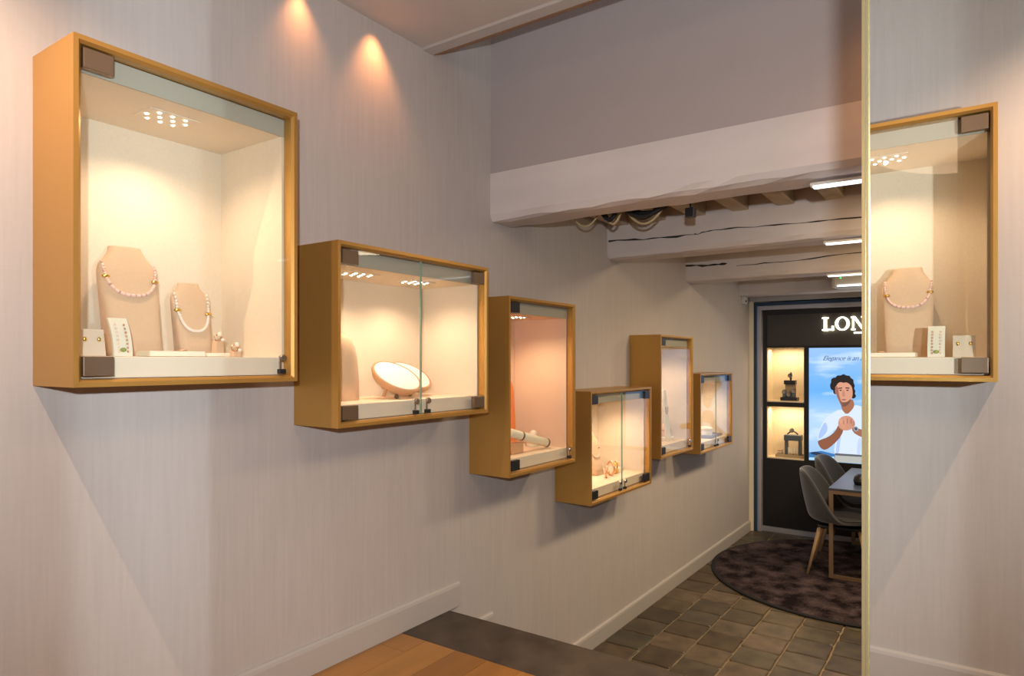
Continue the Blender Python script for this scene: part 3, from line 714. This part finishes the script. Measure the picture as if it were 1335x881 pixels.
# small winged emblem under the lettering
flat([rc(.955, .46, 0, .009)] + [[(.73, .012), (.70, .012), (.70, .034), (.73, .034)], [(.96, .011), (.75, .011), (.75, .015), (.94, .015)], [(.46, .011), (.67, .011), (.67, .015), (.48, .015)]],
     lambda a, b_: (a, Z(.258+b_)), FX-.012, FX+.004).build('winged_emblem', 'letter', sg)

# ---- the screen with the advertisement picture
RTX, RTY = sin(YAW), -cos(YAW); FWX, FWY = cos(YAW), sin(YAW)
scr_x = FX+.012
def px2plane(zx, zy):            # picture layout traced on the screen plane (y, z)
    u, v = 1040+zx/4.2, 400+zy/4.2
    a = (u-667.5)/FPX; dx = FWX+RTX*a; dy = FWY+RTY*a; dz = (470.26-v)/FPX
    t = scr_x/dx; return (dy*t, Z(dz*t))
scn = thing('advertising_screen', (scr_x, .71, Z(-.98)), 'bright screen showing a man in a white shirt under blue sky', 'screen')
MB().box(scr_x, scr_x+.03, .060, 1.360, Z(-.980), Z(.132)).build('bezel', 'cab', scn)
m, nt, b = new_mat('screen_sky'); M['scr_sky'] = m
tc = nt.nodes.new('ShaderNodeTexCoord'); sx = nt.nodes.new('ShaderNodeSeparateXYZ'); nt.links.new(tc.outputs['Generated'], sx.inputs[0])
rp = nt.nodes.new('ShaderNodeValToRGB'); e = rp.color_ramp.elements
e[0].position = 0.0; e[0].color = (.30, .50, .74, 1); e[1].position = 1; e[1].color = (.29, .50, .88, 1)
q = e.new(.35); q.color = (.42, .62, .88, 1); q = e.new(.62); q.color = (.12, .40, .85, 1)
nz = noise_node(nt, tc, (1, .9, 3.2), 2.4, 4); r2 = nt.nodes.new('ShaderNodeValToRGB'); r2.color_ramp.elements[0].position = .50; r2.color_ramp.elements[1].position = .72
nt.links.new(nz.outputs['Fac'], r2.inputs[0])
mxn = nt.nodes.new('ShaderNodeMix'); mxn.data_type = 'RGBA'; mxn.inputs[7].default_value = (.62, .76, .92, 1)
nt.links.new(sx.outputs['Z'], rp.inputs[0]); nt.links.new(r2.outputs[0], mxn.inputs[0]); nt.links.new(rp.outputs[0], mxn.inputs[6])
b.inputs['Base Color'].default_value = (.02, .02, .02, 1); nt.links.new(mxn.outputs[2], b.inputs['Emission Color']); b.inputs['Emission Strength'].default_value = 1.0; b.inputs['Roughness'].default_value = .3
MB().box(scr_x-.003, scr_x, .066, 1.354, Z(-.974), Z(.126)).build('display', 'scr_sky', scn)
def pic(name, pts, col, layer, s=1.0):
    key = 'scr_'+name+str(layer)+str(len(bpy.data.materials)); mm = em(key, col, s); mm.node_tree.nodes['Principled BSDF'].inputs['Base Color'].default_value = (.02, .02, .02, 1); M[key] = mm
    x1 = scr_x-.003; x0 = x1-.0004*layer
    P_ = [px2plane(*p) for p in pts]
    P_ = [(min(1.353, max(.067, a)), min(Z(.125), max(Z(-.973), c))) for a, c in P_]
    me = MB().prism(P_, lambda a, c: (x1, a, c), lambda a, c: (x0, a, c)).build(name, key, scn)
    return me
def smooth_poly(pts, it=2):
    for _ in range(it):
        o = []
        for i in range(len(pts)):
            a, b_ = pts[i], pts[(i+1) % len(pts)]
            o += [(a[0]*.75+b_[0]*.25, a[1]*.75+b_[1]*.25), (a[0]*.25+b_[0]*.75, a[1]*.25+b_[1]*.75)]
        pts = o
    return pts
pic('sea', [(55,795),(130,788),(205,806),(620,800),(620,860),(55,860)], (.03, .16, .42), 1)
pic('sea_foam', [(55,822),(130,826),(200,818),(200,836),(55,842)], (.35, .62, .85), 2)
pic('dark_rock', smooth_poly([(62,800),(95,790),(150,806),(170,815),(100,812)]), (.01, .03, .07), 3)
pic('shirt', smooth_poly([(238,558),(255,578),(268,590),(300,560),(312,534),(350,545),(420,565),(470,600),(500,700),(480,720),(430,690),(440,830),(205,812),(198,770),(222,700),(218,660),(170,695),(108,738),(112,690),(145,615),(190,580)], 1), (.62, .72, .92), 3)
pic('shirt_shade', smooth_poly([(112,730),(116,692),(146,628),(160,640),(165,670),(150,700)]), (.36, .50, .80), 4)
pic('shirt_shade', smooth_poly([(205,800),(222,700),(240,690),(230,760),(225,808)]), (.40, .53, .82), 4)
pic('shirt_shade', smooth_poly([(330,720),(350,715),(345,815),(322,812)]), (.48, .60, .86), 4)
pic('trousers', [(205,806),(440,822),(440,862),(200,862)], (.42, .43, .40), 4)
pic('belt', [(205,800),(440,816),(440,826),(205,812)], (.10, .11, .12), 5)
pic('neck', smooth_poly([(236,515),(300,500),(312,536),(300,562),(268,592),(240,560)], 1), (.34, .13, .07), 4)
pic('hair', smooth_poly([(182,452),(176,428),(184,412),(182,398),(196,386),(208,388),(216,374),(236,376),(250,366),(268,376),(284,376),(292,390),(306,398),(306,416),(314,430),(308,446),(318,462),(312,474),(322,488),(310,502),(296,500),(270,470),(220,470),(206,480),(194,470),(196,456)], 1), (.006, .005, .008), 4)
pic('face', smooth_poly([(206,418),(250,402),(288,412),(300,448),(302,482),(292,512),(272,538),(252,546),(236,536),(218,502),(207,462)], 2), (.62, .30, .20), 5)
pic('face_shade', smooth_poly([(208,430),(222,440),(226,480),(240,520),(255,544),(240,538),(220,504),(207,462)], 2), (.30, .12, .08), 6)
pic('fringe', smooth_poly([(204,440),(200,415),(215,398),(250,394),(288,400),(302,420),(302,452),(294,432),(282,420),(266,412),(250,416),(236,410),(220,418),(212,432)], 1), (.006, .005, .008), 7)
pic('ear', smooth_poly([(204,450),(210,448),(212,472),(206,476)], 1), (.34, .14, .09), 6)
pic('beard', smooth_poly([(228,512),(250,524),(276,518),(292,500),(290,516),(272,540),(252,547),(236,537)], 2), (.16, .07, .05), 6)
pic('eyebrow', [(222,444),(244,440),(244,446),(224,449)], (.03, .015, .012), 8)
pic('eyebrow', [(262,440),(284,442),(282,448),(262,446)], (.03, .015, .012), 8)
pic('eye', smooth_poly([(226,456),(236,452),(244,457),(236,461)], 1), (.03, .02, .02), 8)
pic('eye', smooth_poly([(264,456),(273,452),(282,457),(273,461)], 1), (.03, .02, .02), 8)
pic('nose', smooth_poly([(248,455),(254,455),(262,486),(252,492),(242,487)], 1), (.50, .21, .13), 7)
pic('mouth', smooth_poly([(236,507),(252,503),(270,506),(253,513)], 1), (.34, .08, .06), 8)
pic('forearm', smooth_poly([(108,738),(118,730),(168,712),(205,682),(226,640),(256,655),(240,705),(200,750),(152,786),(124,772)], 1), (.24, .085, .045), 6)
pic('forearm', smooth_poly([(296,648),(340,668),(400,690),(470,700),(470,735),(400,728),(345,712),(300,685)], 1), (.32, .13, .075), 6)
pic('hand', smooth_poly([(220,632),(232,606),(262,594),(292,600),(310,620),(316,650),(292,672),(256,678),(226,662)], 1), (.56, .26, .17), 8)
for k, (fx, fy) in enumerate(((236,618),(256,608),(276,608),(294,620))):
    pic('finger', smooth_poly([(fx-9, fy), (fx+6, fy-10), (fx+16, fy+28), (fx+2, fy+36)], 1), (.64-.05*k, .31-.03*k, .21-.02*k), 9)
    pic('finger_gap', [(fx+14, fy+4), (fx+17, fy+4), (fx+18, fy+30), (fx+15, fy+30)], (.22, .08, .05), 10)
pic('thumb', smooth_poly([(228,640),(246,632),(262,656),(250,668)], 1), (.60, .28, .19), 11)
pic('watch_face', smooth_poly([(304,660),(318,650),(334,662),(330,680),(312,682)], 2), (.30, .36, .46), 10)
pic('watch_dial', smooth_poly([(310,662),(319,657),(328,664),(326,675),(314,676)], 2), (.05, .06, .09), 11)
# handwritten slogan
cu = bpy.data.curves.new('slogan', 'FONT'); cu.body = 'Elegance is an attitude'; cu.size = .062; cu.shear = .45; cu.space_character = .92
tmp = bpy.data.objects.new('slogan_tmp', cu); COL.objects.link(tmp)
dg = bpy.context.evaluated_depsgraph_get(); me = bpy.data.meshes.new_from_object(tmp.evaluated_get(dg)); bpy.data.objects.remove(tmp)
sl = bpy.data.objects.new('slogan', me); COL.objects.link(sl)
me.materials.clear(); M['scr_text'] = em('scr_text', (.03, .08, .22), 1.0); M['scr_text'].node_tree.nodes['Principled BSDF'].inputs['Base Color'].default_value = (.01, .01, .02, 1); me.materials.append(M['scr_text'])
yy, zz = px2plane(136, 292)
sl.matrix_world = Matrix.Translation((scr_x-.0042, yy, zz)) @ Matrix(((0, 0, -1, 0), (-1, 0, 0, 0), (0, 1, 0, 0), (0, 0, 0, 1)))
sl.parent = scn; sl.matrix_parent_inverse = parent_inv(scn)

# watch displays in the niches
def nz_(z): return Z(z) + .0125
r = thing('watch_stand', (FX+.10, 1.555, nz_(zB)), 'stepped dark watch stand in the upper lit niche', 'watch stand')
b0 = nz_(zB)
MB().box(FX+.06, FX+.16, 1.475, 1.635, b0, b0+.035).build('base', 'watchdark', r, bevel=.003)
for yy, hh in ((1.60, .11), (1.555, .085), (1.51, .12)):
    MB().box(FX+.07, FX+.10, yy-.016, yy+.016, b0+.035, b0+hh).build('watch_post', 'greyblue', r, bevel=.004)
    MB().lathe([(.018, 0), (.020, .004), (.020, .008), (.001, .009)], (FX+.068, yy, b0+hh-.022), 16, (-1, 0, .2)).build('watch_case', 'chrome', r)
MB().box(FX+.11, FX+.15, 1.50, 1.60, b0+.035, b0+.165).build('column', 'taupe', r, bevel=.003)
MB().box(FX+.08, FX+.15, 1.495, 1.605, b0+.165, b0+.205).build('step', 'watchdark', r, bevel=.003)
r = thing('watch', (FX+.11, 1.545, b0+.206), 'single watch standing on top of the stepped stand', 'watch', None)
MB().tube([(FX+.115+.026*cos(2*pi*k/18), 1.545, b0+.246+.038*sin(2*pi*k/18)) for k in range(18)], .007, 8, True).build('strap', 'watchdark', r, smooth=True)
MB().lathe([(.020, 0), (.023, .004), (.023, .010), (.001, .011)], (FX+.090, 1.545, b0+.252), 18, (-1, 0, .25)).build('case', 'chrome', r)
b1 = nz_(zD)
r = thing('watch_table', (FX+.10, 1.53, b1), 'grey bench shaped watch stand in the lower lit niche', 'watch stand')
MB().box(FX+.05, FX+.20, 1.41, 1.68, b1, b1+.028).build('base', 'taupe', r, bevel=.003)
MB().box(FX+.06, FX+.16, 1.44, 1.60, b1+.17, b1+.225).build('bench_top', 'greyblue', r, bevel=.004)
for yy in (1.445, 1.575): MB().box(FX+.07, FX+.15, yy, yy+.02, b1+.028, b1+.17).build('leg', 'greyblue', r, bevel=.002)
for k in range(4): MB().tube([(FX+.08, 1.475+k*.028, b1+.028), (FX+.08, 1.475+k*.028, b1+.10)], .008, 8).build('post', 'cream', r, smooth=True)
r = thing('watch', (FX+.10, 1.52, b1+.226), 'watch lying on the bench shaped stand', 'watch')
MB().tube([(FX+.105, 1.575-.10*t/10, b1+.232+.030*sin(pi*t/10)) for t in range(11)], .007, 8).build('strap', 'watchdark', r, smooth=True)
MB().lathe([(.020, 0), (.023, .004), (.023, .010), (.001, .011)], (FX+.092, 1.53, b1+.268), 18, (-.8, 0, .5)).build('case', 'chrome', r)
for k in range(3):
    r = slabthing('watch_box', FX+.10, 1.645-.0+k*.0, b1+.0285+k*.013, .05, .045, .012, ('taupe', 'cream', 'copper')[k], ('lowest', 'middle', 'topmost')[k]+' of the three small boxes stacked in the lower niche', 'box', 'boxes stacked in the lower niche')

# ------------------------------------------------------------------ rug, table, chairs
r = thing('round_rug', (5.92, .77, 0), 'round dark brown shaggy rug on the stone tiles', 'rug')
RC = (5.92, .77); RR = 1.115
rings = []
for rad, h in ((RR, .0045), (RR, .012), (RR-.012, .016)): rings.append([(RC[0]+rad*cos(2*pi*k/96), RC[1]+rad*sin(2*pi*k/96), h) for k in range(96)])
MB().loft(rings).build('binding', 'rugedge', r, smooth=False)
mb = MB(); pr = random.Random(8)
rings = [[(RC[0]+rad*cos(2*pi*k/96), RC[1]+rad*sin(2*pi*k/96), .0165+(.002+pr.random()*.006)*(rad < RR-.03)) for k in range(96)] for rad in [RR-.028, RR-.03]+[RR-.03-.03*j for j in range(1, 36)]]
mb.loft(rings, False); mb.f.append(tuple(range(len(mb.v)-96, len(mb.v))))
mb.build('pile', 'rug', r, smooth=True)
FZ = .022
tb = thing('desk_table', (6.33, .58, FZ), 'dark slate topped table on bronze metal frame, on the rug', 'table')
TX0, TX1, TY0, TY1, TH = 5.735, 6.93, .06, .958, .727
MB().box(TX0, TX1, TY0, TY1, TH-.016, TH).build('table_top', 'tabletop', tb, bevel=.003)
q = .030
fr_ = MB(); fr_.box(TX0+.004, TX1-.004, TY1-.004-q, TY1-.004, TH-.016-q, TH-.0165).build('rail', 'bronzeleg', tb)
MB().box(TX0+.004, TX1-.004, TY0+.004, TY0+.004+q, TH-.016-q, TH-.0165).build('rail', 'bronzeleg', tb)
for xx in (TX0+.004, TX1-.004-q):
    MB().box(xx, xx+q, TY0+.034, TY1-.034, TH-.016-q, TH-.0165).build('rail', 'bronzeleg', tb)
    MB().box(xx, xx+q, TY0+.034, TY1-.034, FZ, FZ+q*.8).build('floor_bar', 'bronzeleg', tb)
    for yy in (TY0+.004, TY1-.004-q): MB().box(xx, xx+q, yy, yy+q, FZ, TH-.016-q).build('leg', 'bronzeleg', tb)
r = thing('watch_cushion', (6.05, .785, TH+.001), 'small black watch cushion lying on the slate table', 'cushion')
MB().loft([[(6.05+p[0], .77+p[1], TH+.001+h) for p in sect(w, d, 20, 2.4)] for h, w, d in ((0, .065, .045), (.025, .075, .052), (.06, .068, .046), (.080, .040, .028), (.084, .01, .008))]).build('body', 'black', r, smooth=True)
MB().tube([(6.05+.076*cos(2*pi*k/18), .77+.053*sin(2*pi*k/18), TH+.032) for k in range(18)], .004, 6, True).build('strap', 'watchdark', r, smooth=True)

def chair(label):
    root = thing('shell_chair', (0, 0, FZ), label, 'chair', 'grey shell chairs at the table')
    n, m_ = 48, 14; vs = []; fs = []
    for i in range(n):
        ph = 2*pi*i/n                     # ph = 0 at the back (+y)
        c = cos(ph); bk = max(0, min(1, (c+.15)/1.10)); bk = bk*bk*(3-2*bk)
        rim = .455 + .385*bk
        for j in range(1, m_+1):
            t = j/m_
            if t <= .5:
                u = t/.5; rr_ = .245*u; z = .430 - .018*(1-u*u) + (.02*u**3)*(c > -2)
            else:
                u = (t-.5)/.5; rr_ = .245+.040*sin(u*pi/2)*(1-.25*bk*u) + .045*bk*u; z = .45+(rim-.45)*u
            x = rr_*sin(ph)*1.04; y = rr_*c*1.0
            vs.append((x, y, z))
    k0 = len(vs); vs.append((0, 0, .412))
    for i in range(n):
        i2 = (i+1) % n; fs.append((k0, i2*m_, i*m_))
        for j in range(m_-1): fs.append((i*m_+j, i2*m_+j, i2*m_+j+1, i*m_+j+1))
    sh = MB().add(vs, fs).build('shell', 'felt', root, smooth=True)
    md = sh.modifiers.new('thick', 'SOLIDIFY'); md.thickness = .034; md.offset = -1
    md = sh.modifiers.new('sub', 'SUBSURF'); md.levels = 1; md.render_levels = 1
    MB().lathe([(.001, .436), (.17, .436), (.195, .446), (.19, .466), (.16, .474), (.001, .478)], (0, -.03, 0), 32).build('seat_cushion', 'felt', root, smooth=True)
    for sx in (-1, 1):
        for sy in (-1, 1):
            MB().tube([(sx*.15, sy*.14, .405), (sx*.235, sy*.225, FZ)], [.018, .010], 12).build('leg', 'oak', root, smooth=True)
    MB().box(-.17, .17, -.16, .16, .385, .408).build('under_frame', 'black', root, bevel=.006)
    return root
def copy_tree(o, parent=None):
    c = o.copy(); COL.objects.link(c); c.parent = parent
    for ch in list(o.children): copy_tree(ch, c)
    return c
ch1 = chair('grey felt shell chair at the near corner of the slate table')
ch2 = copy_tree(ch1); ch2['label'] = 'grey felt shell chair behind, closer to the black cabinet'
ch1.location = (5.985, .90, FZ); ch2.location = (6.62, .90, FZ); ch1.rotation_euler = (0, 0, .06); ch2.rotation_euler = (0, 0, -.05)

# ------------------------------------------------------------------ added reflection bars and small fittings under the beams
def reflection_bar(x, y0, y1, z, label):  # added glowing bars stand in for bright reflections on the beams' lower edges
    r = thing('reflection_bar', (x, (y0+y1)/2, z), label, 'light', 'added glowing bars under the beams')
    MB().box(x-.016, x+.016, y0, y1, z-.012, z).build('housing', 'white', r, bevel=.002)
    MB().box(x-.018, x+.012, y0+.01, y1-.01, z-.020, z-.0121).build('glow_strip', 'streak', r, bevel=.003)
reflection_bar(2.640, -.25, .50, Z(.648), 'slim glowing bar standing in for a reflection under the nearest white beam')
reflection_bar(3.83, -.25, .66, Z(.627), 'slim glowing bar standing in for a reflection under the cracked second beam')
reflection_bar(5.21, .0, .88, Z(.618), 'slim glowing bar standing in for a reflection under the third beam')
r = thing('ceiling_unit', (6.3, .6, Z(.628)), 'rounded white ceiling unit with a green indicator light', 'ceiling unit')
MB().box(6.36, 6.58, .2, 1.04, Z(.632), Z(.80)).build('body', 'white', r, bevel=.03)
MB().box(6.352, 6.36, .25, .99, Z(.640), Z(.650)).build('light_line', 'streak', r)
MB().sphere((6.358, .965, Z(.715)), .007, 8, 6).build('indicator', 'green', r)
r = thing('wall_sensor', (6.72, YW, Z(.6)), 'small white sensor box on the wall beside the portal', 'sensor')
MB().box(6.69, 6.76, YW-.04, YW, Z(.56), Z(.63)).build('body', 'white', r, bevel=.005)
MB().sphere((6.70, YW-.04, Z(.585)), .010, 8, 6).build('lens', 'black', r)
def sag(y0, y1, z, d, x, n=14): return [(x, y0, Z(.838))] + [(x, y0+(y1-y0)*k/n, Z(z - d*4*(k/n)*(1-k/n))) for k in range(n+1)] + [(x, y1, Z(.838))]
def cable(name, paths, rad, mat, label, group):
    r = thing(name, paths[0][0], label, 'cable', group)
    for p in paths: MB().tube(p, rad, 8).build('loop', mat, r, smooth=True)
cable('hanging_cable', [sag(1.68, 1.52, .735, .065, 2.95)], .005, 'cable_w', 'leftmost cream cable loop under the nearest beam', 'cables hanging under the nearest beam')
cable('hanging_cable', [sag(1.50, 1.40, .74, .075, 2.95), sag(1.40, 1.20, .735, .080, 2.985)], .006, 'cable_w', 'double cream cable loop below the black cables', 'cables hanging under the nearest beam')
cable('hanging_cable', [sag(1.51, 1.41, .735, .05, 2.93), sag(1.49, 1.43, .735, .055, 2.935)], .009, 'cable_b', 'small black cable bundle under the nearest beam', 'cables hanging under the nearest beam')
cable('hanging_cable', [sag(1.40, 1.16, .74, .062, 2.93), sag(1.38, 1.20, .74, .066, 2.945), sag(1.39, 1.14, .745, .05, 2.95)], .011, 'cable_b', 'thick black cable bundle under the nearest beam', 'cables hanging under the nearest beam')
r = thing('cable_box', (2.95, 1.065, Z(.65)), 'small black connector box hanging under the nearest beam', 'connector')
MB().box(2.935, 2.975, 1.045, 1.085, Z(.650), Z(.692)).build('body', 'black', r, bevel=.004)
MB().tube([(2.955, 1.065, Z(.690)), (2.955, 1.07, Z(.84))], .005, 8).build('lead', 'cable_b', r)
# unseen flaps and housing added to shape the stand-in for the mirror's reflected light
r = thing('added_spot_rig', (.30, -.33, Z(.16)), 'added unseen black spotlight with flaps shaping the cool wall patch', 'spotlight')
Pl = Vector((.30, -.33)); dd = (Vector((1.13, 1.9)) - Pl).normalized(); nn = Vector((dd.y, -dd.x))
pts = [Pl+dd*.02+nn*.0, Pl+dd*.25, Pl+dd*.25+nn*.004, Pl+dd*.02+nn*.004]
MB().prism([tuple(p) for p in pts], lambda a, b_: (a, b_, Z(-.35)), lambda a, b_: (a, b_, Z(.55))).build('flap', 'black', r)
pts = [Pl+dd*.02+nn*.004, Pl+dd*.02+nn*.20, Pl+dd*.02+nn*.20-dd*.004, Pl+dd*.02+nn*.004-dd*.004]
MB().prism([tuple(p) for p in pts], lambda a, b_: (a, b_, Z(-.35)), lambda a, b_: (a, b_, Z(.55))).build('side_flap', 'black', r)
d2 = (Vector((.80, 1.9)) - Pl).normalized(); n2 = Vector((-d2.y, d2.x))
pts = [Pl+d2*.03, Pl+d2*.09, Pl+d2*.09+n2*.004, Pl+d2*.03+n2*.004]
MB().prism([tuple(p) for p in pts], lambda a, b_: (a, b_, Z(.0)), lambda a, b_: (a, b_, Z(.32))).build('flap', 'black', r)
MB().tube([(Pl.x-dd.x*.10, Pl.y-dd.y*.10, Z(.16)), (Pl.x-dd.x*.025, Pl.y-dd.y*.025, Z(.16))], .04, 20).build('housing', 'black', r)
MB().tube([(Pl.x-dd.x*.08, Pl.y-dd.y*.08, Z(.16)), (Pl.x-dd.x*.08, Pl.y-dd.y*.08, ZU)], .012, 10).build('stand', 'black', r)
